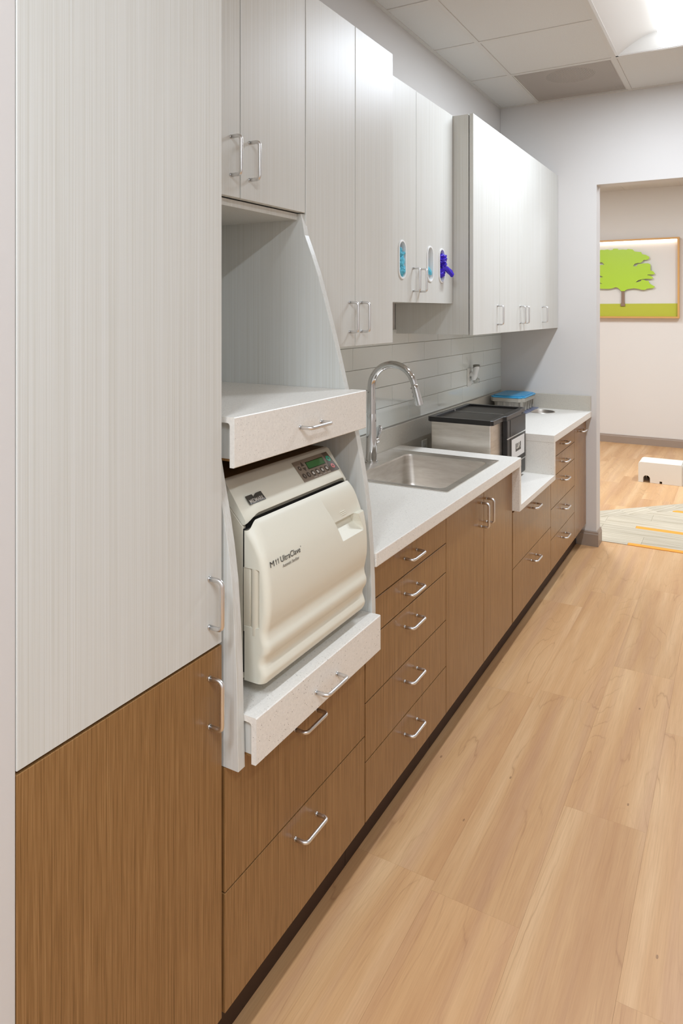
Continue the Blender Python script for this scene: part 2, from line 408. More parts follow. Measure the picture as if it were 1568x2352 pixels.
for i, (x0, x1) in enumerate(zip(XG[:-1], XG[1:])):
    for y0, y1 in zip(YG[:-1], YG[1:]):
        if any(abs(x0-lx) < 0.01 and ly-1.23 < (y0+y1)/2 < ly for lx, ly in LAMPS): continue
        if abs(x0-0.2665) < 0.01 and abs(y0-4.304) < 0.01: continue
        cx, cy = (x0+x1)/2, (y0+y1)/2; hx, hy = (x1-x0)/2-0.011, (y1-y0)/2-0.011
        if hx < 0.01 or hy < 0.01: continue
        b = B(); b.box(-hx, hx, -hy, hy, 0, 0.016, 0.0015)
        o = obj('ceiling_tile', b, 'tile_c', ce); o.location = (cx, cy, ZC+0.002)
# ceiling of the room beyond
for i in range(8):
    for j in range(6):
        x0, y0 = -1.55+0.6096*i, 5.15+0.6096*j+0.25
        if (i, j) in ((2,1),(2,2),(5,1),(5,2)): continue
        b = B(); b.box(-0.296, 0.296, -0.296, 0.296, 0, 0.016, 0.0015)
        o = obj('ceiling_tile', b, 'tile_c', ce); o.location = (x0+0.3048, y0+0.3048, ZC+0.002)
b = B()
for i in range(9): b.box(-1.55+0.6096*i-0.012, -1.55+0.6096*i+0.012, YE+0.13, 9.06, ZC-0.001, ZC+0.02)
for j in range(7): b.box(-1.6, 3.6, 5.40+0.6096*j-0.012, 5.40+0.6096*j+0.012, ZC, ZC+0.02)
b.box(-1.6, 3.6, YE+0.13, 5.40, ZC+0.001, ZC+0.02)
obj('grid_runner', b, 'grid', ce)

# ------------------------------------------------------------------ recessed troffers
def troffer(x0, yend, label, watts=LAMP_W, rx=0.6096, ry=1.2192):
    y0, y1, x1 = yend-ry, yend, x0+rx
    t = thing('ceiling_light', label, 'light', ((x0+x1)/2, (y0+y1)/2, ZC), 'recessed ceiling troffers')
    e = 0.012; b = B()
    for a in ((x0+e, x0+e+0.014, y0+e, y1-e), (x1-e-0.014, x1-e, y0+e, y1-e), (x0+e, x1-e, y0+e, y0+e+0.014), (x0+e, x1-e, y1-e-0.014, y1-e)):
        b.box(*a, ZC+0.0005, ZC+0.012)
    obj('trim_frame', b, 'white', t)
    cx = (x0+x1)/2; hw = rx/2-e-0.014; bw = 0.068
    for s in (-1, 1):                                   # curved reflectors rising to the basket
        rows = []
        for yy in (y0+e+0.012, y1-e-0.012):
            rows.append([(cx+s*(hw-(hw-bw)*k/10), yy, ZC+0.004+0.095*math.sin(PI/2*k/10)) for k in range(11)])
        obj('reflector', B().grid(rows), 'white', t, smooth=True)
    for yy, d in ((y0+e+0.013, 1), (y1-e-0.013, -1)):
        poly = [(cx-hw, ZC+0.004)]+[(cx-hw+(hw-bw)*k/10, ZC+0.004+0.095*math.sin(PI/2*k/10)) for k in range(1, 11)]
        poly += [(2*cx-x, z) for x, z in reversed(poly)]
        obj('end_plate', B().prism(poly, 'y', yy, yy+0.003*d), 'white', t)
    b = B(); prof = [(cx+bw*math.cos(PI+PI*k/16), ZC+0.088+0.082*math.sin(PI+PI*k/16)) for k in range(17)]
    b.prism(prof, 'y', y0+e+0.05, y1-e-0.05)
    obj('diffuser', b, 'lens', t, smooth=True)
    ld = bpy.data.lights.new('tube_light', 'AREA'); ld.shape = 'RECTANGLE'; ld.size = 0.125; ld.size_y = ry-0.13
    ld.energy = watts; ld.color = LAMP_COL
    lo = bpy.data.objects.new('tube_light', ld); C.objects.link(lo); lo.parent = t
    lo.location = (0, 0, 0.0035)
    b = B(); b.box(x0+e, x1-e, y0+e, y1-e, ZC+0.115, ZC+0.12); obj('housing', b, 'white', t)
    return t
for (lx, ly), lab in zip(LAMPS, ('recessed ceiling light with rounded white diffuser above the far counter', 'recessed ceiling light over the near aisle, outside the frame', 'added fill light at the near right, a ceiling troffer outside the frame')):
    troffer(lx, ly, lab)
for i in (2, 5): troffer(-1.55+0.6096*i, 5.40+0.6096*3, ('left' if i == 2 else 'right')+' recessed ceiling light of the room beyond the opening', LAMP_FAR_W)

# perforated air grille
v = thing('air_vent', 'perforated square air grille in the ceiling by the end wall', 'vent', (0.571, 4.63, ZC))
b = B(); b.box(0.279, 0.863, 4.318, 4.958, ZC+0.004, ZC+0.005); obj('perforated_plate', b, 'perf', v)
b = B()
for a in ((0.279,0.287,4.318,4.958),(0.855,0.863,4.318,4.958),(0.287,0.855,4.318,4.326),(0.287,0.855,4.950,4.958)): b.box(*a, ZC+0.001, ZC+0.01)
obj('frame', b, 'grid', v)
b = B(); b.prism([(0.28,4.32),(0.862,4.32),(0.862,4.956),(0.28,4.956)], 'z', ZC+0.035, ZC+0.04, holes=([(0.571+0.15*math.cos(2*PI*k/32), 4.60+0.15*math.sin(2*PI*k/32)) for k in range(32)],))
obj('back_pan', b, 'grid', v)
b = B(); b.lathe([(0.15, ZC+0.04), (0.15, ZC+0.16), (0.001, ZC+0.16)], 0.571, 4.60, 32, False); obj('duct_collar', b, 'darkgap', v)

# ------------------------------------------------------------------ backsplash tiles (pieces of the left wall)
b = B(); b.box(0.0, 0.004, 1.753, YE, 0.86, 1.50); obj('grout_bed', b, 'grout', wl)
TW, TH = 0.4065, 0.1005
for r in range(5):
    z0 = 1.0195+TH*r-0.0; z1 = z0+TH; ph = 2.757 if r in (1, 3) else 2.9535
    if r in (0, 2, 4): ph = 2.9535
    y = ph-3*TW
    while y < YE:
        y0, y1 = max(y, 1.753), min(y+TW, YE); y += TW
        if y1-y0 < 0.02: continue
        zz1 = min(z1, 1.497)
        b = B(); b.box(0.003, 0.0085, y0+0.0012, y1-0.0012, z0+0.0012, zz1-0.0012, 0.0008)
        obj('tile', b, 'glass_tile', wl)

# ------------------------------------------------------------------ casework
XF = 0.596                                             # face of base and tall doors
GAP = 0.0016
def door(name, x, y0, y1, z0, z1, m, parent, th=0.019, holes=(), label=None):
    b = B()
    if holes: b.prism([(y0+GAP,z0+GAP),(y1-GAP,z0+GAP),(y1-GAP,z1-GAP),(y0+GAP,z1-GAP)], 'x', x-th, x, holes=holes)
    else: b.box(x-th, x, y0+GAP, y1-GAP, z0+GAP, z1-GAP, 0.0009)
    return obj(name, b, m, parent, label=label)
def pull(parent, x, y, z, axis):
    return place('handle', PULL_V if axis == 'v' else PULL_H, None, parent, (x, y, z))
def carcass(parent, x1, y0, y1, z0, z1, m, back=0.004, th=0.018, top=True):
    """open-front cabinet box of five panels"""
    b = B(); b.box(back, x1, y0, y0+th, z0, z1); b.box(back, x1, y1-th, y1, z0, z1)
    b.box(back, x1, y0+th, y1-th, z0, z0+th); b.box(back if top else x1-0.06, x1, y0+th, y1-th, z1-th, z1); b.box(back, back+0.008, y0+th, y1-th, z0+th, z1-th)
    return obj('body', b, m, parent)

ZB = 0.144
def toe(parent, y0, y1): obj('toe_kick', B().box(0.10, 0.531, y0, y1, 0.0, ZB), 'toe', parent)

# tall cabinet
t = thing('tall_cabinet', 'full height cabinet, white laminate door above a brown wood door', 'cabinet', (0.3, 0.895, 0))
carcass(t, XF-0.021, 0.661, 1.131, ZB, 2.60, 'lam'); toe(t, 0.661, 1.131)
d = door('door', XF, 0.659, 1.129, 0.9105, 2.60, 'lam', t, label='white laminate upper door'); pull(d, XF, 1.088, 1.006, 'v')
d = door('door', XF, 0.659, 1.129, ZB, 0.9085, 'brown', t, label='brown woodgrain lower door'); pull(d, XF, 1.088, 0.808, 'v')
obj('shelf_rail', B().box(XF-0.04, XF-0.0215, 0.68, 1.112, 0.89, 0.93), 'toe', t)

# wall cabinets
ZT = 2.528
def upper(y0, y1, z0, xf, doors, label, name='wall_cabinet'):
    t = thing(name, label, 'cabinet', (xf/2, (y0+y1)/2, z0), 'white wall cabinets')
    carcass(t, xf-0.0235, y0, y1-0.0005, z0+0.004, ZT-0.003, 'lam')
    for a, c, hy, hz in doors:
        d = door('door', xf, a, c, z0, ZT, 'lam', t)
        pull(d, xf, hy, hz, 'v')
    return t
XU, XG_, XW = 0.407, 0.308, 0.409
upper(1.133, 1.740, 1.872, XU, [(1.133,1.4325,1.393,1.974),(1.4325,1.740,1.470,1.974)], 'short two-door white wall cabinet above the sterilizer tower')
upper(1.741, 2.334, 1.470, XU, [(1.741,2.045,2.004,1.567),(2.045,2.334,2.084,1.567)], 'long two-door white wall cabinet between the tower and the glove cabinet')
upper(3.212, 3.633, 1.471, XW, [(3.212,3.634,3.590,1.567)], 'single-door white wall cabinet next to the glove cabinet')
upper(3.634, 4.498, 1.471, XW, [(3.634,4.054,4.018,1.567),(4.054,4.499,4.096,1.567)], 'two-door white wall cabinet above the ultrasonic cleaner and blue-lidded tub')
upper(4.499, YE-0.002, 1.471, XW, [(4.499,YE-0.003,4.540,1.567)], 'single-door white wall cabinet in the corner at the end wall')

# glove cabinet with oval ports
t = thing('glove_cabinet', 'shallow two-door white wall cabinet with three oval glove ports', 'cabinet', (XG_/2, 2.77, 1.622), 'white wall cabinets')
carcass(t, XG_-0.022, 2.336, 3.208, 1.626, ZT-0.003, 'lam')
def stadium(cy, cz, w_, h_, n=12):
    r = w_/2; q = h_/2-r
    return [(cy+r*math.cos(a), cz+q+r*math.sin(a)) for a in [PI*k/n for k in range(n+1)]]+[(cy+r*math.cos(a), cz-q+r*math.sin(a)) for a in [PI+PI*k/n for k in range(n+1)]]
PORTS = [(2.628, 1.798), (2.925, 1.797), (3.066, 1.797)]
da = door('door', XG_, 2.336, 2.773, 1.622, ZT, 'lam', t, holes=(stadium(*PORTS[0], 0.060, 0.148),)); pull(da, XG_, 2.737, 1.720, 'v')
db = door('door', XG_, 2.773, 3.206, 1.622, ZT, 'lam', t, holes=tuple(stadium(*p, 0.060, 0.148) for p in PORTS[1:])); pull(db, XG_, 2.810, 1.720, 'v')
for i, p in enumerate(PORTS):
    b = B(); x = XG_
    prof = [(x+0.0002, 0.074, 0.162), (x+0.004, 0.072, 0.160), (x+0.005, 0.066, 0.154), (x+0.004, 0.059, 0.147), (x-0.006, 0.056, 0.144), (x-0.045, 0.054, 0.142)]
    b.grid([[(xx, u, w2) for u, w2 in stadium(*p, a, h)] for xx, a, h in prof], closed=True)
    obj('glove_port', b, 'port', da if i == 0 else db, smooth=True)
# cartons inside and gloves
def crumple(b, c, size, seed, sub=4, amp=0.35, freq=2.2):
    tm = bmesh.new(); bmesh.ops.create_icosphere(tm, subdivisions=sub, radius=1.0)
    for v in tm.verts:
        p = v.co.copy(); n1 = noise.noise(p*freq+Vector((seed,0,0))); n2 = abs(noise.noise(p*freq*1.9+Vector((0,seed,3))))
        k = 1+amp*n1-amp*0.9*n2
        v.co = Vector((c[0]+p.x*size[0]*k, c[1]+p.y*size[1]*k, c[2]+p.z*size[2]*k))
    b.add(tm)
def finger(b, pts, r):
    b.tube(pts, [r*0.8, r, r*1.0, r*0.85, r*0.35][:len(pts)], 8)
for i, p in enumerate(PORTS):
    cb = B(); cb.box(XG_-0.135, XG_-0.049, p[0]-0.060, p[0]+0.060, 1.655, 1.93, 0.001)
    tag(obj('glove_box', cb, 'carton'), ['grey glove carton inside the leftmost oval port','grey glove carton inside the middle oval port','grey glove carton inside the rightmost oval port'][i], 'box', 'glove cartons inside the cabinet')
XP = XG_-0.006
t0 = thing('glove', 'crumpled light blue gloves bunched in the leftmost oval port', 'glove', (XP, PORTS[0][0], 1.74))
b = B(); crumple(b, (XP-0.004, 2.628, 1.786), (0.018,0.027,0.038), 3.1, amp=0.36, freq=2.4); crumple(b, (XP-0.001, 2.630, 1.757), (0.018,0.026,0.026), 8.4, amp=0.36, freq=2.4); obj('palm', b, 'glove_b', t0, smooth=True)
b = B(); crumple(b, (XP-0.006, 2.620, 1.828), (0.016,0.020,0.022), 5.0, amp=0.45); finger(b, [(XP-0.006,2.62,1.815),(XP,2.632,1.818),(XP+0.004,2.641,1.823),(XP+0.008,2.646,1.828)], 0.008); obj('cuff', b, 'glove_b', t0, smooth=True)
t0 = thing('glove', 'single light blue glove tip poking from the middle oval port', 'glove', (XP, PORTS[1][0], 1.76))
b = B(); finger(b, [(XP-0.022,2.905,1.787),(XP-0.012,2.914,1.782),(XP-0.004,2.923,1.772),(XP+0.002,2.931,1.761),(XP+0.006,2.938,1.750)], 0.013); obj('palm', b, 'glove_b', t0, smooth=True)
t0 = thing('glove', 'upper crumpled violet glove in the rightmost oval port', 'glove', (XP, PORTS[2][0], 1.82), 'violet gloves in the rightmost port')
b = B(); crumple(b, (XP+0.004, 3.064, 1.828), (0.028,0.028,0.025), 11.0, amp=0.36, freq=2.4); crumple(b, (XP+0.006, 3.070, 1.803), (0.022,0.022,0.014), 14.0, amp=0.45); obj('palm', b, 'glove_p', t0, smooth=True)
t0 = thing('glove', 'lower violet glove hanging out of the rightmost oval port', 'glove', (XP, PORTS[2][0], 1.76), 'violet gloves in the rightmost port')
b = B(); crumple(b, (XP+0.0, 3.061, 1.764), (0.024,0.024,0.026), 21.0, amp=0.36, freq=2.4); obj('palm', b, 'glove_p', t0, smooth=True)
b = B(); finger(b, [(XP+0.008,3.066,1.790),(XP+0.026,3.078,1.784),(XP+0.040,3.087,1.769),(XP+0.047,3.093,1.754),(XP+0.048,3.095,1.746)], 0.014)
for v in b.bm.verts: v.co += Vector((1,1,1))*0.004*noise.noise(v.co*90)
obj('cuff', b, 'glove_p', t0, smooth=True)

# base cabinets
def base(name, y0, y1, ztop, fronts, label, m='brown'):
    t = thing(name, label, 'cabinet', (0.3, (y0+y1)/2, 0), 'brown base cabinets')
    carcass(t, XF-0.021, y0+0.0005, y1-0.0005, ZB, ztop, 'toe', top=False); toe(t, y0+0.0005, y1-0.0005)
    for kind, a, c, z0, z1, hy, hz, ax in fronts:
        d = door(kind, XF, a, c, z0, z1, m, t); pull(d, XF, hy, hz, ax)
    return t
def drawers(y0, y1, zs):
    return [('drawer', y0, y1, z0, z1, (y0+y1)/2, z1-0.056, 'h') for z1, z0 in zip(zs[:-1], zs[1:])]
base('base_cabinet', 1.134, 1.755, 0.6505, drawers(1.136,1.754,[0.6510,0.392,ZB]), 'brown two-drawer base cabinet under the sterilizer shelf')
base('base_cabinet', 1.756, 2.377, 0.872, drawers(1.756,2.378,[0.866,0.756,0.652,0.481,0.315,ZB]), 'brown five-drawer base cabinet left of the sink doors')
base('base_cabinet', 2.378, 3.214, 0.700, [('door',2.378,2.801,ZB,0.866,2.768,0.760,'v'),('door',2.801,3.213,ZB,0.866,2.835,0.763,'v')], 'brown two-door base cabinet under the sink')
base('base_cabinet', 3.215, 3.966, 0.660, drawers(3.221,3.966,[0.656,0.392,ZB]), 'brown two-drawer base cabinet under the sunken counter')
base('base_cabinet', 3.967, 4.596, 0.872, drawers(3.967,4.597,[0.866,0.761,0.655,0.485,0.316,ZB]), 'brown five-drawer base cabinet nearest the end wall')
base('base_cabinet', 4.597, YE-0.014, 0.872, [('door',4.598,YE-0.003,ZB,0.866,4.79,0.806,'h')], 'brown pull-out bin cabinet under the round counter hole')

# ------------------------------------------------------------------ counter
ct = thing('countertop', 'speckled beige solid-surface countertop with a sunken section', 'countertop', (0.316, 3.3, 0.87))
XC, Z0, Z1, ZS = 0.632, 0.872, 0.912, 0.696
SK = (0.040, 0.555, 2.485, 3.097)
b = B(); b.prism([(0.0,1.7535),(XC,1.7535),(XC,3.236),(0.0,3.236)], 'z', Z0, Z1, holes=([(SK[0],SK[2]),(SK[1],SK[2]),(SK[1],SK[3]),(SK[0],SK[3])],), bev=0.0025, seg=2)
obj('sink_counter', b, 'solid', ct)
obj('recess_side', B().box(0.0, XC-0.0004, 3.212, 3.2357, ZS-0.03, Z0+0.001, 0.002), 'solid', ct)
obj('sunken_shelf', B().box(0.0, XC-0.0006, 3.234, 3.922, ZS-0.0305, ZS, 0.002), 'solid', ct)
obj('recess_side', B().box(0.0, XC-0.0004, 3.895, 3.9235, ZS-0.03, Z0+0.001, 0.002), 'solid', ct)
HC = (0.340, 4.79, 0.088)
b = B(); b.prism([(0.0,3.894),(XC,3.894),(XC,YE-0.001),(0.0,YE-0.001)], 'z', Z0, Z1, holes=([(HC[0]+HC[2]*math.cos(2*PI*k/40), HC[1]+HC[2]*math.sin(2*PI*k/40)) for k in range(40)],), bev=0.002, seg=2)
obj('far_counter', b, 'solid', ct)
b = B(); b.box(0.009, 0.021, 1.754, YE-0.02, Z1-0.001, 1.016, 0.0015); b.box(0.009, 0.0205, 3.236, 3.895, ZS, Z1)
obj('rear_splash', b, 'splash', ct)
obj('end_splash', B().box(0.009, XC-0.003, YE-0.019, YE-0.001, Z1-0.001, 1.014, 0.0015), 'splash', ct)

# waste ring in the counter
t = thing('waste_ring', 'round stainless waste ring set in the far counter', 'waste chute', (HC[0], HC[1], Z1))
b = B(); b.lathe([(HC[2]+0.004, Z1+0.0005), (HC[2]+0.003, Z1+0.0025), (HC[2]-0.002, Z1+0.002), (HC[2]-0.004, Z1-0.004), (HC[2]-0.004, Z1-0.13)], HC[0], HC[1], 48, False)
obj('sleeve', b, 'steel', t, smooth=True)
obj('bin_liner', B().lathe([(HC[2]-0.004, Z1-0.13), (HC[2]-0.006, Z1-0.132), (0.002, Z1-0.132)], HC[0], HC[1], 32, False), 'darkgap', t)

# ------------------------------------------------------------------ sink
t = thing('sink', 'square drop-in stainless steel sink set in the counter', 'sink', (0.297, 2.79, 0.73))
rim = (0.026, 0.567, 2.471, 3.111); bowl = (0.140, 0.532, 2.512, 3.052)
def rrect(x0, x1, y0, y1, r, n=6):
    o = []
    for cx, cy, a0 in ((x1-r,y1-r,0),(x0+r,y1-r,PI/2),(x0+r,y0+r,PI),(x1-r,y0+r,3*PI/2)):
        o += [(cx+r*math.cos(a0+PI/2*k/n), cy+r*math.sin(a0+PI/2*k/n)) for k in range(n+1)]
    return o
rings = [(rrect(*rim, 0.006), Z1+0.0005), (rrect(*rim, 0.006), Z1+0.0028)]
ins = lambda q, d: (q[0]+d, q[1]-d, q[2]+d, q[3]-d)
rings += [(rrect(*ins(rim, 0.004), 0.006), Z1+0.004), (rrect(*ins(rim, 0.008), 0.008), Z1+0.0025), (rrect(*ins(bowl, -0.006), 0.037), Z1+0.0025), (rrect(*ins(bowl, -0.001), 0.035), Z1+0.001), (rrect(*bowl, 0.035), Z1-0.006)]
obj('rim', B().grid([[(x, y, z) for x, y in p] for p, z in rings], closed=True), 'steel', t, smooth=True)
br = [(rrect(*bowl, 0.035), Z1-0.006), (rrect(*ins(bowl, 0.006), 0.045), Z1-0.13), (rrect(*ins(bowl, 0.012), 0.045), Z1-0.155), (rrect(*ins(bowl, 0.028), 0.045), Z1-0.172), (rrect(*ins(bowl, 0.06), 0.045), Z1-0.176), (rrect(0.29,0.38,2.735,2.825,0.044), Z1-0.180)]
b = B().grid([[(x, y, z) for x, y in p] for p, z in br], closed=True); obj('basin', b, 'steel', t, smooth=True)
obj('drain', B().lathe([(0.046, Z1-0.181), (0.044, Z1-0.177), (0.034, Z1-0.178), (0.030, Z1-0.186), (0.002, Z1-0.187)], 0.335, 2.78, 24, False), 'chrome', t, smooth=True)

# ------------------------------------------------------------------ faucet
FX, FY, FZ = 0.079, 2.800, Z1+0.003
t = thing('faucet', 'tall chrome gooseneck faucet with pull-down spray head', 'faucet', (FX, FY, FZ))
b = B(); b.lathe([(0.031, FZ), (0.031, FZ+0.004), (0.026, FZ+0.006), (0.0255, FZ+0.03), (0.0235, FZ+0.12), (0.0215, FZ+0.175), (0.0212, FZ+0.213), (0.0205, FZ+0.2145), (0.0205, FZ+0.216)], FX, FY, 32)
obj('body', b, 'chrome', t, smooth=True)
AR = 0.105; zc = FZ+0.333; pts, rr = [], []
for k in range(6): pts.append((FX, FY, FZ+0.216+(zc-FZ-0.216)*k/5)); rr.append(0.0205-0.0006*k)
for k in range(1, 31):
    a = PI-(PI*0.93)*k/30; pts.append((FX+AR+AR*math.cos(a), FY, zc+AR*math.sin(a))); rr.append(0.0175-0.0032*k/30)
obj('spout', B().tube(pts, rr, 24), 'chrome', t, smooth=True)
a = PI-PI*0.93; e = Vector(pts[-1]); d = (Vector(pts[-1])-Vector(pts[-2])).normalized()
sp = [e+d*q for q in (0.0, 0.001, 0.003, 0.02, 0.05, 0.085, 0.092, 0.094)]
obj('spray_head', B().tube(sp, [0.0143,0.0135,0.0152,0.0155,0.0165,0.0178,0.0172,0.013], 24), 'chrome', t, smooth=True)
b = B()
for q, r_ in ((0.018, 0.0045), (0.036, 0.0045), (0.054, 0.006)):
    c0 = e+d*q+Vector((-0.0145, -0.004, 0)); b.tube([c0, c0+Vector((-0.004, 0, 0))], r_*0.9, 10)
obj('spray_button', b, 'nickel', t)
b = B(); hz = FZ+0.088
b.tube([(FX, FY+0.018, hz), (FX, FY+0.034, hz), (FX, FY+0.042, hz), (FX, FY+0.052, hz), (FX, FY+0.055, hz)], [0.0135,0.0135,0.0145,0.0145,0.010], 20)
obj('valve', b, 'chrome', t, smooth=True)
b = B(); pr = [(FX+0.000, FY+0.046, hz+0.006), (FX+0.004, FY+0.052, hz+0.02), (FX+0.008, FY+0.056, hz+0.04), (FX+0.011, FY+0.058, hz+0.056), (FX+0.012, FY+0.059, hz+0.066)]
wd = [0.008, 0.012, 0.0155, 0.015, 0.006]; rows = []
for p, w_ in zip(pr, wd): rows.append([(p[0]+w_*math.cos(2*PI*k/14), p[1]+0.0035*math.sin(2*PI*k/14), p[2]) for k in range(14)])
b.grid(rows, closed=True); obj('lever', b, 'chrome', t, smooth=True)

# ------------------------------------------------------------------ sterilizer tower
PROF = [(0.400,1.871),(0.413,1.807),(0.436,1.750),(0.458,1.690),(0.480,1.617),(0.501,1.543),(0.523,1.463),(0.544,1.380),(0.566,1.30),(0.583,1.235),(0.598,1.165),(0.609,1.105),(0.619,1.03),(0.626,0.935),(0.630,0.85),(0.632,0.76),(0.631,0.652)]
t = thing('sterilizer_tower', 'open white laminate tower with curved side panels and two pull-out shelves', 'tower', (0.32, 1.443, 0.652))
poly = [(0.012,0.652),(0.012,1.871)]+PROF
poly_low = [(0.012,0.652),(0.5745,0.652),(0.5745,0.6525)]
for y0, y1, dx in ((1.1365, 1.1585, 0.004), (1.7265, 1.7490, 0.0)):
    obj('side_panel', B().prism([(x-dx*(1 if 0.7 < z < 1.3 else 0) if x > 0.1 else x, z) for x, z in poly], 'y', y0, y1, bev=0.0006), 'lam', t)
obj('back_panel', B().box(0.012, 0.028, 1.1585, 1.7265, 1.30, 1.871), 'lam', t)
obj('back_panel', B().box(0.012, 0.028, 1.1585, 1.7265, 0.662, 1.299), 'brown', t)
obj('top_panel', B().box(0.028, 0.386, 1.1585, 1.7265, 1.853, 1.871), 'lam', t)
def slide_shelf(zt, xf, xi, y0, y1, zb, hyc, hz, label):
    """solid-surface slab with a deep front apron; xi = where the apron starts to pass in front of the side panels"""
    b = B()
    apr = 0.0125; th = 0.0125
    b.prism([(0.03,zt-th),(xi,zt-th),(xi,zt),(0.03,zt)], 'y', 1.1600, 1.7250)
    b.prism([(xi,zt-th),(xf-apr-0.006,zt-th),(xf-apr-0.0018,zt-th-0.0018),(xf-apr,zt-th-0.006),(xf-apr,zb),(xf-0.002,zb),(xf,zb+0.002),(xf,zt-0.002),(xf-0.002,zt),(xi,zt)], 'y', y0, y1)
    s = obj('pull_out_shelf', b, 'solid', t, label=label)
    b = B(); b.box(0.05, xf-apr-0.0005, 1.1665, 1.7215, zb+0.014, zt-th-0.0003, 0.001)
    obj('drawer_box', b, 'lam', s)
    obj('drawer_bottom', B().box(0.05, xf-apr-0.003, 1.168, 1.720, zb+0.009, zb+0.0145), 'brown', s)
    place('handle', PULL_H, None, s, (xf, hyc, hz)); return s
slide_shelf(1.367, 0.609, 0.563, 1.152, 1.7365, 1.262, 1.446, 1.312, 'empty upper pull-out shelf')
slide_shelf(0.757, 0.659, 0.6335, 1.1595, 1.7255, 0.661, 1.437, 0.704, 'lower pull-out shelf carrying the sterilizer')

# ------------------------------------------------------------------ sterilizer
st = thing('sterilizer', 'cream tabletop autoclave with keypad on the lower tower shelf', 'sterilizer', (0.35, 1.448, 0.757))
YL, YR = 1.226, 1.672
b = B(); b.prism([(0.06,0.785),(0.573,0.785),(0.573,1.119),(0.497,1.196),(0.06,1.196)], 'y', YL+0.001, YR-0.001, bev=0.003)
obj('body', b, 'cream2', st)
for yy in (1.262, 1.634):
    for xx in (0.11, 0.53): obj('foot', B().lathe([(0.014,0.757),(0.018,0.785)], xx, yy, 16), 'dark', st)
# hood: sloping control fascia
hood = [(0.06,1.197),(0.498,1.197),(0.572,1.121),(0.574,1.130),(0.579,1.1365),(0.5865,1.1405),(0.5895,1.1425),(0.5885,1.1465),(0.5255,1.2085),(0.519,1.2115),(0.06,1.2115)]
t_ = bmesh.new(); n_ = 60; rows = []
for k in range(n_+1):
    u = k/n_; y = YL+(YR-YL)*u; ed = min(u, 1-u)
    dip = max(0.0, 1-ed/0.085); dip = dip*dip*(3-2*dip)
    rw = []
    for i, (x, z) in enumerate(hood):
        if 3 <= i <= 7: x, z = x+((0.576 if i < 6 else 0.580)-x)*dip, z+((1.1215 if i < 6 else 1.1225 if i == 6 else 1.131)-z)*dip
        rw.append(t_.verts.new((x, y, z)))
    rows.append(rw)
m_ = len(hood)
for k in range(n_):
    for i in range(m_): t_.faces.new((rows[k][i], rows[k][(i+1) % m_], rows[k+1][(i+1) % m_], rows[k+1][i]))
t_.faces.new(rows[0]); t_.faces.new(rows[-1])
hd = obj('hood', B().add(t_), 'cream', st, smooth=True)
obj('top_shade', B().box(0.065, 0.512, YL+0.003, YR-0.003, 1.2112, 1.2125), 'topshade', st, label='brown sheet painting the shelf shade on the cream top')  # thin brown sheet over the hood, shade below the shelf put into its colour
obj('front_gap', B().box(0.572, 0.5815, YL+0.003, YR-0.003, 0.80, 1.112), 'darkgap', st)
obj('front_gap', B().box(0.560, 0.578, YL+0.010, YR-0.010, 1.112, 1.1285), 'darkgap', st)

# door
DP = [(1.131,0.593),(1.122,0.6015),(1.105,0.612),(1.08,0.6245),(1.055,0.634),(1.03,0.640),(1.0,0.6445),(0.965,0.6465),(0.94,0.6455),(0.917,0.6415),(0.900,0.6380),(0.886,0.6395),(0.871,0.6445),(0.857,0.6430),(0.843,0.6350),(0.831,0.6325),(0.819,0.6370),(0.808,0.6400),(0.798,0.637),(0.790,0.632)]
DP = sorted(DP)
def door_x(z):
    if z <= DP[0][0]: return DP[0][1]
    for i in range(len(DP)-1):
        (z0, x0), (z1, x1) = DP[i], DP[i+1]
        if z <= z1:
            p0 = DP[max(i-1, 0)]; p3 = DP[min(i+2, len(DP)-1)]
            u = (z-z0)/(z1-z0); h = z1-z0
            m0 = (x1-p0[1])/(z1-p0[0])*h; m1 = (p3[1]-x0)/(p3[0]-z0)*h
            return (2*u**3-3*u*u+1)*x0+(u**3-2*u*u+u)*m0+(-2*u**3+3*u*u)*x1+(u**3-u*u)*m1
    return DP[-1][1]
DL, DR, XB_ = 1.219, 1.682, 0.583
rad = 0.016
def sm(a): a = max(0.0, min(1.0, a)); return a*a*(3-2*a)
def latch(y, z):
    """depth pressed into the door front around the pull latch"""
    yl = 1.495+(1.119-z)*(0.050/0.113)
    yr = 1.641+(1.054-z)*(0.013/0.04)
    lf = sm((y-yl)/0.003)
    flap = 0.0135*sm((1.121-z)/0.070)*lf if z >= 1.051 else 0.0
    pocket = 0.0
    if 1.006 <= z < 1.051: pocket = lf*sm((yr-y)/0.003)*(0.028 if z > 1.030 else 0.028*(z-1.006)/0.024)
    return max(flap, pocket)
rows = []; zs = sorted(set([0.790+0.0018*k for k in range(200) if 0.790+0.0018*k < 1.1305]+[1.0508,1.0512,1.131]))
def drop(y, z):
    t = 1-min(min(y-DL, DR-y)/0.028, 1.0); t = sm(t)
    return z-0.0185*t*((z-1.06)/0.071) if z > 1.06 else z
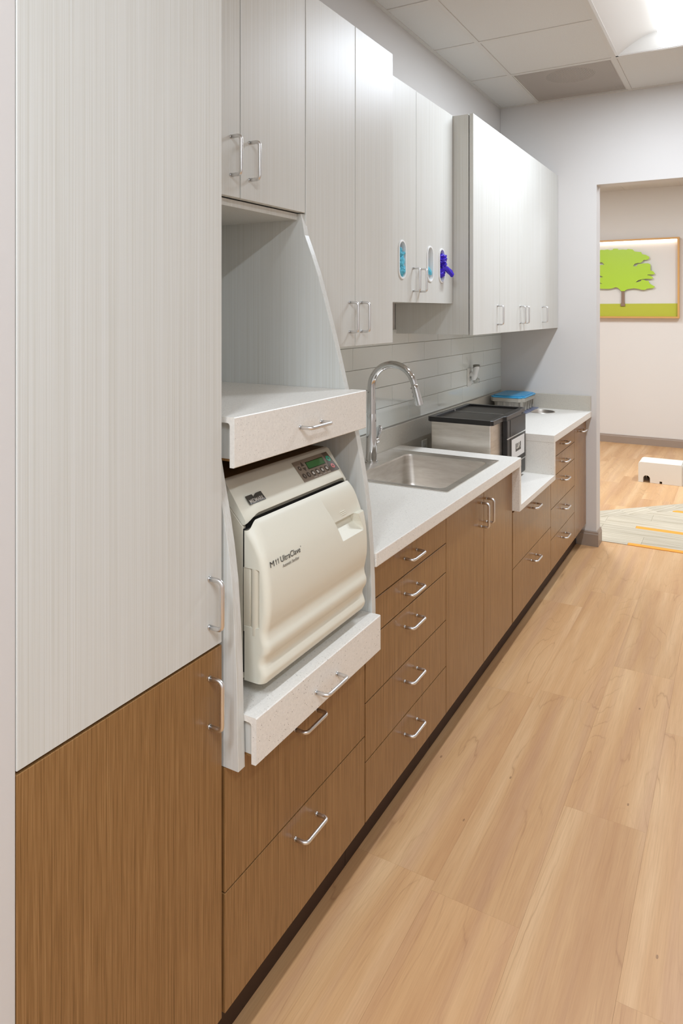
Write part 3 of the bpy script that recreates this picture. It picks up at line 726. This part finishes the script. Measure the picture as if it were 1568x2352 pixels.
for z in zs:
    xf = door_x(z); dep = max(xf-XB_, 0.004); r = min(rad, dep*0.95); row = []
    nt = 0.0085 if 0.893 < z < 1.034 else 0.0
    xs = [XB_+(0.6205-XB_)*k/9 for k in range(10)]+[0.6225, 0.6225+(xf-r-0.6225)*0.5, xf-r] if xf-r > 0.6235 else [XB_+(xf-r-XB_)*k/12 for k in range(13)]
    for x in xs: row.append((x, DL+(nt if x < 0.6215 and xf-r > 0.6235 else 0), drop(DL, z)))
    for k in range(1, 8): a = PI/2*k/8; y = DL+r-r*math.cos(a); row.append((xf-r+r*math.sin(a), y, drop(y, z)))
    ya, yb = DL+r, DR-r
    ny = 280
    for k in range(ny+1):
        y = ya+(yb-ya)*k/ny; row.append((xf-latch(y, z), y, drop(y, z)))
    lb = latch(yb, z)
    for k in range(1, 8): a = PI/2*k/8; y = yb+r*math.sin(a); row.append((xf-r+r*math.cos(a)-lb*(1-k/8), y, drop(y, z)))
    for k in range(7): row.append((xf-r-(xf-r-XB_)*k/6, DR, drop(DR, z)))
    rows.append(row)
b = B(); b.grid(rows)
b.bm.verts.ensure_lookup_table()
m_ = len(rows[0])
b.bm.faces.new([b.bm.verts[i] for i in range(m_)]); b.bm.faces.new([b.bm.verts[(len(rows)-1)*m_+i] for i in range(m_)][::-1])
bmesh.ops.recalc_face_normals(b.bm, faces=b.bm.faces)
dr = obj('door', b, 'cream', st, smooth=True)
b = B()
for k in range(3):
    z = 1.0685-0.0045*k; y0 = 1.572+0.003*k
    b.tube([(door_x(z)-latch(1.59, z), y0, z), (door_x(z)-latch(1.59, z)+0.0004, y0+0.024, z)], 0.0012, 8)
obj('grip_rib', b, 'cream', dr)
# hinge cover in the notch
b = B(); b.box(0.579, 0.598, 1.2205, 1.23, 0.894, 1.033, 0.001); b.prism([(0.598+0.010+0.0115*math.cos(PI+PI*k/10), 1.2275+0.009*math.sin(PI+PI*k/10)) for k in range(11)], 'z', 0.890, 1.033)
obj('hinge_cover', b, 'cream2', st, smooth=True)
# keypad on the fascia slope: coordinates (y, s) with s measured down the slope
P0 = Vector((0.5225, 0, 1.2130)); SD = Vector((0.065, 0, -0.064)).normalized(); SN = Vector((-SD.z, 0, SD.x))
def fas(y, s, h=0.0006): return P0+SD*s+SN*h+Vector((0, y, 0))
def patch(b, loop, h0, h1):
    t2 = bmesh.new(); a = [t2.verts.new(fas(y, s, h0)) for y, s in loop]; c = [t2.verts.new(fas(y, s, h1)) for y, s in loop]
    t2.faces.new(a); t2.faces.new(c); n = len(loop)
    for i in range(n): t2.faces.new((a[i], a[(i+1) % n], c[(i+1) % n], c[i]))
    b.add(t2); return b
def ell(y, s, a, c, n=18): return [(y+a*math.cos(2*PI*k/n), s+c*math.sin(2*PI*k/n)) for k in range(n)]
H0 = -0.001
kp = obj('keypad', patch(B(), [(1.4795,0.0135),(1.6455,0.0135),(1.6455,0.0735),(1.4745,0.0735)], H0, 0.0010), 'panel', st)
obj('keypad_side', patch(B(), [(1.619,0.0138),(1.6452,0.0138),(1.6452,0.0732),(1.604,0.0732),(1.606,0.062),(1.613,0.05),(1.620,0.036),(1.621,0.024)], H0, 0.0014), 'panel2', kp)
obj('screen_bezel', patch(B(), [(1.5275,0.0238),(1.6110,0.0238),(1.6065,0.0452),(1.5235,0.0452)], H0, 0.0015), 'lcd_d', kp)
obj('screen', patch(B(), [(1.5295,0.0255),(1.6090,0.0255),(1.6050,0.0437),(1.5255,0.0437)], H0, 0.0018), 'lcd', kp)
obj('button', patch(B(), ell(1.6315, 0.0346, 0.0090, 0.0088), H0, 0.0018), 'green', kp, label='green start button')
obj('button', patch(B(), ell(1.6280, 0.0580, 0.0075, 0.0070), H0, 0.0018), 'red', kp, label='red stop button')
obj('print', patch(B(), ell(1.6315,0.0346,0.0035,0.0034), H0, 0.0020), 'panel2', kp); obj('print', patch(B(), ell(1.6280,0.0580,0.0030,0.0028), H0, 0.0020), 'panel2', kp)
for y, ch in ((1.4885,'1'),(1.5078,'2')):
    o = obj('button', patch(B(), ell(y, 0.0582, 0.0072, 0.0078), H0, 0.0016), 'keydark', kp)
    text_obj('print', ch, 0.0009 if ch == '1' else 0.0036, fas(y-(0.0004 if ch == '1' else 0.0018), 0.0615, 0.0018), (0,1,0), -SD, 'print_l', kp)
for y in (1.5300, 1.5510, 1.5740, 1.5960):
    obj('button', patch(B(), ell(y, 0.0584, 0.0078, 0.0085), H0, 0.0016), 'keydark', kp)
    obj('print', patch(B(), [(y-0.0035,0.0545),(y+0.0035,0.0545),(y+0.0042,0.0625),(y-0.0042,0.0625)], H0, 0.0019), 'print_l', kp)
    obj('print', patch(B(), [(y-0.0075,0.0692),(y+0.0075,0.0692),(y+0.0075,0.0702),(y-0.0075,0.0702)], H0, 0.0013), 'print_l', kp)
obj('button', patch(B(), [(1.5115,0.0185),(1.5175,0.0315),(1.5040,0.0315)], H0, 0.0016), 'keydark', kp)
obj('button', patch(B(), [(1.5165,0.0365),(1.5030,0.0365),(1.5095,0.0475)], H0, 0.0016), 'keydark', kp)
obj('button', patch(B(), ell(1.4915, 0.0348, 0.0058, 0.0066), H0, 0.0016), 'keydark', kp)
text_obj('print', 'P', 0.003, fas(1.490, 0.0375, 0.0018), (0,1,0), -SD, 'print_l', kp)
# badge
lg = obj('badge', patch(B(), [(1.2510,0.0538),(1.2850-0.0117,0.0538),(1.2742,0.0575),(1.2735,0.0640),(1.2775,0.0585),(1.2860,0.0545),(1.2950,0.0538),(1.3075,0.0538),(1.3075,0.0760),(1.2490,0.0760)], H0, 0.0009), 'logo', st)
text_obj('lettering', 'MIDMARK', 0.051, fas(1.2530, 0.0742, 0.0010), (0,1,0), -SD, 'print_l', lg, bold=0.012, tall=1.25)
zt_ = 1.034; sl = Vector((door_x(zt_+0.01)-door_x(zt_-0.01), 0, 0.02)).normalized()
Y1_T = 1.2370; HT = 0.0120; org = Vector((door_x(zt_)+0.0004, 0, zt_+0.002))
text_obj('lettering', 'M', 0.0145, org+Vector((0, Y1_T, 0)), (0,1,0), sl, 'print_d', dr, height=HT)
for q in (0.0180, 0.0262):                              # the two figure ones
    t3 = bmesh.new(); g = [(0.50,0),(0.74,0),(0.74,1),(0.56,1),(0.44,0.85),(0.16,0.76),(0.16,0.66),(0.50,0.71)]
    t3.faces.new([t3.verts.new(org+Vector((0.0002, Y1_T+q+u_*0.0072, 0))+sl*(v_*HT)) for u_, v_ in g])
    b = B(); b.bm = t3; obj('lettering', b, 'print_d', dr)
text_obj('lettering', 'UltraClave', 0.0785, org+Vector((0, Y1_T+0.0392, 0)), (0,1,0), sl, 'print_d', dr, height=0.0124)
text_obj('lettering', '®', 0.0028, (door_x(zt_+0.009)+0.0004, 1.3565, zt_+0.012), (0,1,0), sl, 'print_d', dr)
zt_ = 1.0215; sl = Vector((door_x(zt_+0.01)-door_x(zt_-0.01), 0, 0.02)).normalized()
text_obj('lettering', 'Automatic Sterilizer', 0.066, (door_x(zt_)+0.0004, 1.280, zt_+0.002), (0,1,0), sl, 'print_g', dr, shear=0.12, height=0.0068)

# ------------------------------------------------------------------ ultrasonic cleaner in the recess
u = thing('ultrasonic_cleaner', 'stainless box cleaner with black lid standing in the sunken counter', 'cleaner', (0.30, 3.57, ZS))
b = B(); b.box(0.155, 0.462, 3.312, 3.862, ZS+0.012, 1.040, 0.004, 2); obj('body', b, 'steel', u)
for xx in (0.19, 0.43):
    for yy in (3.35, 3.82): obj('foot', B().lathe([(0.012, ZS), (0.014, ZS+0.012)], xx, yy, 12), 'dark', u)
LX0, LX1, LY0, LY1 = 0.140, 0.478, 3.296, 3.880
lid_poly = [(LX0+0.012,LY0),(LX1-0.012,LY0),(LX1,LY0+0.012),(LX1,3.475),(LX1+0.012,3.487),(LX1+0.012,3.76),(LX1,3.772),(LX1,LY1-0.012),(LX1-0.012,LY1),(LX0+0.012,LY1),(LX0,LY1-0.012),(LX0,LY0+0.012)]
b = B(); b.prism(lid_poly, 'z', 1.034, 1.058, holes=(rrect(LX0+0.026, LX1-0.026, LY0+0.026, LY1-0.026, 0.012, 4),), bev=0.002)
ld = obj('lid', b, 'lidblack', u)
b = B(); b.box(LX0+0.022, LX1-0.022, LY0+0.022, LY1-0.022, 1.036, 1.0475); obj('lid_panel', b, 'smoke', ld)
b = B(); b.box(LX0+0.026, LX1-0.026, 3.610, 3.614, 1.0475, 1.0495); b.lathe([(0.004,1.0475),(0.004,1.056),(0.001,1.058)], LX0+0.028, 3.612, 10); obj('hinge_rod', b, 'nickel', ld)
b = B(); b.box(0.462, 0.488, 3.500, 3.845, ZS+0.02, 1.034, 0.006, 2); fp = obj('control_housing', b, 'dark', u)
obj('upper_fascia', B().box(0.488, 0.4895, 3.555, 3.840, 0.945, 1.030), 'smoke', fp)
obj('lower_fascia', B().box(0.488, 0.4895, 3.555, 3.840, 0.800, 0.936), 'smoke', fp)
obj('divider_strip', B().box(0.487, 0.4905, 3.500, 3.842, 0.9375, 0.9425), 'nickel', fp)
obj('divider_strip', B().box(0.487, 0.4905, 3.500, 3.842, 0.7925, 0.7975), 'nickel', fp)
sk = obj('sticker', B().box(0.4895, 0.490, 3.575, 3.815, 0.822, 0.925), 'sticker', fp)
obj('print', B().box(0.490, 0.4903, 3.645, 3.745, 0.853, 0.895), 'logo', sk)
text_obj('lettering', 'L&R', 0.075, (0.4904, 3.658, 0.866), (0,1,0), (0,0,1), 'print_l', sk, bold=0.02)

# tub with blue lid
t = thing('storage_tub', 'translucent grey tub with snap-on blue lid in the counter corner', 'tub', (0.155, 4.73, Z1+0.008))
def tub_outline(x0, x1, y0, y1, c):
    return [(x0+c,y0),(x1-c*1.6,y0),(x1-c*0.8,y0+c*0.5),(x1-c*0.8,y0+c*1.4),(x1,y0+c*2.0),(x1,y1-c*2),(x1-c*0.8,y1-c*1.4),(x1-c*0.8,y1-c*0.5),(x1-c*1.6,y1),(x0+c,y1),(x0,y1-c),(x0,y0+c)]
X0_, X1_, Y0_, Y1_ = 0.052, 0.278, 4.585, 4.935
b = B(); o0 = rrect(X0_+0.022, X1_-0.030, Y0_+0.024, Y1_-0.024, 0.03); o1 = rrect(X0_+0.012, X1_-0.020, Y0_+0.014, Y1_-0.014, 0.035)
b.grid([[(x, y, Z1+0.008) for x, y in o0], [(x, y, Z1+0.09) for x, y in o1]], closed=True)
t2 = bmesh.new(); t2.faces.new([t2.verts.new((x, y, Z1+0.0085)) for x, y in o0]); b.add(t2)
for k in range(5):
    yy = Y0_+0.012+0.0; xx = X0_+0.045+0.038*k; b.box(xx, xx+0.016, Y0_+0.013, Y0_+0.026, Z1+0.012, Z1+0.088, 0.002)
for k in range(5):
    yy = Y0_+0.06+0.065*k; b.box(X1_-0.034, X1_-0.020, yy, yy+0.02, Z1+0.012, Z1+0.088, 0.002)
obj('tub_body', b, 'greyp', t)
obj('rim', B().prism(tub_outline(X0_, X1_-0.004, Y0_+0.002, Y1_-0.002, 0.02), 'z', Z1+0.075, Z1+0.101, bev=0.002), 'greyp', t)
b = B(); lo = tub_outline(X0_+0.001, X1_, Y0_, Y1_, 0.022)
b.prism(lo, 'z', Z1+0.1015, Z1+0.1115, bev=0.003, seg=2); b.prism([(0.155+(x-0.155)*0.88, 4.74+(y-4.74)*0.9) for x, y in lo], 'z', Z1+0.111, Z1+0.1165, bev=0.002)
obj('lid', b, 'blue', t)
tag(obj('tray', B().box(0.034, 0.285, 4.52, 4.950, Z1+0.0005, Z1+0.0075, 0.002), 'slate'), 'thin slate-blue tray under the blue-lidded tub', 'tray')

# outlets and plug-in freshener
def outlet(y, z, x, label, w_=0.072, h_=0.116):
    t = thing('outlet', label, 'outlet', (x, y, z))
    obj('plate', B().box(x, x+0.006, y-w_/2, y+w_/2, z-h_/2, z+h_/2, 0.002), 'plate', t)
    for s in (-1, 1):
        b = B(); b.box(x+0.006, x+0.0075, y-0.017, y+0.017, z+s*0.021-0.015, z+s*0.021+0.015, 0.001); soc = obj('socket', b, 'plate', t)
        b = B(); b.box(x+0.0074, x+0.0078, y-0.008, y-0.006, z+s*0.021-0.005, z+s*0.021+0.006); b.box(x+0.0074, x+0.0078, y+0.006, y+0.008, z+s*0.021-0.005, z+s*0.021+0.006); obj('slot', b, 'print_d', soc)
    return t
outlet(4.290, 1.169, 0.0086, 'white outlet on the tiled backsplash holding the plug-in freshener')
outlet(3.535, 0.835, 0.0206, 'white outlet low in the recess behind the sink counter')
a_ = thing('air_freshener', 'white plug-in air freshener with clear bottle and grey cap', 'air freshener', (0.05, 4.312, 1.16))
b = B(); rows = []
for z, ax, ay, cx in ((1.150,0.016,0.020,0.036),(1.158,0.018,0.024,0.036),(1.175,0.020,0.025,0.037),(1.19,0.017,0.022,0.042),(1.205,0.016,0.021,0.046),(1.225,0.018,0.023,0.050),(1.238,0.020,0.025,0.052)):
    rows.append([(cx+ax*math.cos(2*PI*k/24), 4.312+ay*math.sin(2*PI*k/24), z) for k in range(24)])
b.grid(rows, closed=True); b.tube([(0.0164,4.302,1.190),(0.040,4.302,1.178)], 0.015, 20); obj('body', b, 'port', a_, smooth=True)
b = B(); b.grid([[(0.052+0.020*1.02*math.cos(2*PI*k/24)*q, 4.312+0.025*1.02*math.sin(2*PI*k/24)*q, z+(0.010*math.cos(2*PI*k/24+0.8) if i == 0 else 0)) for k in range(24)] for i, (z, q) in enumerate(((1.228,1.0),(1.247,1.06),(1.248,0.9),(1.240,0.7)))], closed=True)
obj('cap', b, 'capgrey', a_, smooth=True)
b = B(); b.box(0.030, 0.066, 4.300, 4.338, 1.132, 1.160, 0.006, 2); b.tube([(0.048,4.318,1.160),(0.048,4.318,1.167)], 0.010, 14); obj('refill_bottle', b, 'bottle', a_)

# ------------------------------------------------------------------ room beyond: art, floor box, carpet
AX0, AX1, AZ0, AZ1, AY = -0.362, 0.889, 1.507, 2.447, 9.06
t = thing('wall_art', 'wood-framed lit panel with lime green cut-out tree on the far wall', 'wall art', (0.264, AY, AZ0))
fw, fd = 0.020, 0.075
for a in ((AX0,AX1,AZ1-fw,AZ1),(AX0,AX1,AZ0,AZ0+fw),(AX0,AX0+fw,AZ0+fw,AZ1-fw),(AX1-fw,AX1,AZ0+fw,AZ1-fw)):
    obj('frame_bar', B().box(a[0], a[1], AY-fd, AY, a[2], a[3], 0.001), 'gold', t)
obj('backing', B().box(AX0+fw, AX1-fw, AY-0.012, AY-0.002, AZ0+fw, AZ1-fw), 'artback', t)
obj('led_strip', B().box(AX0+fw+0.01, AX1-fw-0.01, AY-0.034, AY-0.022, AZ1-fw-0.006, AZ1-fw-0.001), 'led', t)
obj('grass_strip', B().box(AX0+fw, AX1-fw, AY-0.026, AY-0.012, AZ0+fw, 1.679, 0.001), 'grass', t)
CR = [(0.002,2.327),(0.029,2.335),(0.065,2.332),(0.101,2.337),(0.137,2.326),(0.159,2.33),(0.168,2.343),(0.217,2.341),(0.226,2.327),(0.279,2.329),(0.314,2.323),(0.331,2.333),(0.383,2.325),(0.405,2.3),(0.444,2.294),(0.478,2.29),(0.487,2.265),(0.529,2.254),(0.568,2.229),(0.564,2.206),(0.538,2.195),(0.504,2.196),(0.491,2.177),(0.47,2.161),(0.435,2.162),(0.405,2.152),(0.388,2.124),(0.409,2.125),(0.422,2.119),(0.444,2.148),(0.478,2.151),(0.512,2.155),(0.555,2.154),(0.579,2.141),(0.58,2.1),(0.58,2.068),(0.606,2.06),(0.629,2.029),(0.606,2.021),(0.555,2.022),(0.542,2.015),(0.58,2.008),(0.613,1.979),(0.589,1.969),(0.538,1.972),(0.487,1.968),(0.444,1.956),(0.418,1.933),(0.44,1.935),(0.474,1.946),(0.482,1.962),(0.512,1.959),(0.529,1.949),(0.559,1.948),(0.568,1.916),(0.597,1.897),(0.629,1.878),(0.606,1.86),(0.547,1.856),(0.521,1.841),(0.487,1.842),(0.444,1.855),(0.401,1.862),(0.331,1.853),(0.305,1.842),(0.296,1.83),(0.252,1.83),(0.244,1.847),(0.217,1.871),(0.191,1.878),(0.164,1.867),(0.119,1.859),(0.056,1.86),(0.002,1.865)]
CL = [(-0.05,1.868),(-0.085,1.885),(-0.06,1.91),(-0.02,1.925),(0.045,1.923),(-0.01,1.945),(-0.09,1.955),(-0.105,1.985),(-0.04,2.0),(0.03,2.0),(0.05,2.006),(0.0,2.03),(-0.08,2.05),(-0.12,2.09),(-0.06,2.14),(0.0,2.15),(0.065,2.155),(0.035,2.185),(-0.03,2.18),(-0.09,2.21),(-0.06,2.27),(-0.02,2.30)]
obj('tree_crown', B().prism(CR+CL, 'y', AY-0.052, AY-0.044), 'leaf', t)
obj('tree_trunk', B().prism([(0.244,1.65),(0.301,1.65),(0.292,1.70),(0.291,1.845),(0.257,1.845),(0.256,1.70)], 'y', AY-0.044, AY-0.034, bev=0.0015), 'trunk', t)
b = B()
for xx, zz in ((0.1,2.1),(0.4,2.25),(0.3,1.95),(0.5,1.9)): b.tube([(xx, AY-0.045, zz), (xx, AY-0.011, zz)], 0.006, 8)
obj('standoff', b, 'nickel', t)

t = thing('floor_box', 'low off-white plastic cable cover with arched cut-out on the far floor', 'cable cover', (0.97, 7.19, 0))
BX0, BX1, BX2, BY0, BY1, BZ = 0.676, 1.045, 1.30, 7.072, 7.318, 0.190
def arch(cx, w_, h_, n=8): r = w_/2; return [(cx-r,0.0)]+[(cx+r*math.cos(PI-PI*k/n), h_-r+r*math.sin(PI-PI*k/n)) for k in range(n+1)]+[(cx+r,0.0)]
fr = [(BX0,0)]+arch(0.747,0.058,0.066)+[(0.858,0),(0.858,0.022),(0.879,0.022),(0.879,0),(BX1,0),(BX1,BZ-0.02),(BX1-0.006,BZ),(BX0+0.022,BZ),(BX0+0.006,BZ-0.008),(BX0,BZ-0.024)]
obj('cover', B().prism(fr, 'y', BY0, BY1, bev=0.002), 'box', t)
ra = arch(0.747,0.056,0.065); 
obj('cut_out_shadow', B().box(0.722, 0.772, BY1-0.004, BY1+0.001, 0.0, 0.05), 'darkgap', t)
obj('end_cover', B().prism([(BX1+0.002,0),(BX2,0),(BX2,BZ-0.03),(BX2-0.02,BZ-0.004),(BX1+0.002,BZ-0.004)], 'y', BY0+0.004, BY1-0.004, bev=0.002), 'box', t)

# carpet laid in planks beyond the opening (pieces of the floor)
def clip(poly, a, b_, c, keep):
    """keep the side of a*x+b*y <= c (keep=1) or >= c (keep=-1)"""
    out = []
    for i in range(len(poly)):
        p, q = poly[i], poly[(i+1) % len(poly)]
        dp, dq = keep*(a*p[0]+b_*p[1]-c), keep*(a*q[0]+b_*q[1]-c)
        if dp <= 0: out.append(p)
        if (dp < 0 < dq) or (dq < 0 < dp):
            u = dp/(dp-dq); out.append((p[0]+(q[0]-p[0])*u, p[1]+(q[1]-p[1])*u))
    return out
CI, CO = 5.118, 5.338
def carpet(poly, m, rot=0.0):
    if len(poly) < 3: return
    cx = sum(p[0] for p in poly)/len(poly); cy = sum(p[1] for p in poly)/len(poly)
    co, si = math.cos(-rot), math.sin(-rot)
    lp = [((x-cx)*co-(y-cy)*si, (x-cx)*si+(y-cy)*co) for x, y in poly]
    o = obj('carpet_plank', B().prism(lp, 'z', 0.0002, 0.004), m, fl); o.location = (cx, cy, 0); o.rotation_euler = (0, 0, rot)
ORA = {5.139: 0.84, 5.561: 0.84, 6.156: 1.04}
ys = [5.115, 5.163, 5.335, 5.530, 5.592, 5.77, 5.95, 6.125, 6.187, 6.40, 6.65, 6.9, 7.15, 7.4]
for i, (y0, y1) in enumerate(zip(ys[:-1], ys[1:])):
    mid = (y0+y1)/2; o0 = [v for k, v in ORA.items() if abs(k-mid) < 0.02]
    cuts = [0.30, o0[0], 2.5] if o0 else [0.30, 0.62+0.3*(i % 2), 1.35+0.2*(i % 3), 2.5]
    for x0, x1 in zip(cuts[:-1], cuts[1:]):
        p = clip([(x0+0.0006,y0+0.0006),(x1-0.0006,y0+0.0006),(x1-0.0006,y1-0.0006),(x0+0.0006,y1-0.0006)], -1, 1, CI, 1)
        carpet(p, 'orange' if o0 and x0 == o0[0] else 'carpet')
for k in range(14):                                     # diagonal border
    s0, s1 = 5.2+0.36*k, 5.2+0.36*(k+1)
    p = [(-3,-3),(12,-3),(12,12),(-3,12)]
    p = clip(p, -1, 1, CO, 1); p = clip(p, -1, 1, CI+0.001, -1); p = clip(p, 1, 1, s1-0.001, 1); p = clip(p, 1, 1, s0, -1); p = clip(p, 0, 1, 5.115, -1); p = clip(p, 1, 0, 2.5, 1)
    carpet(p, 'carpet', math.radians(62))
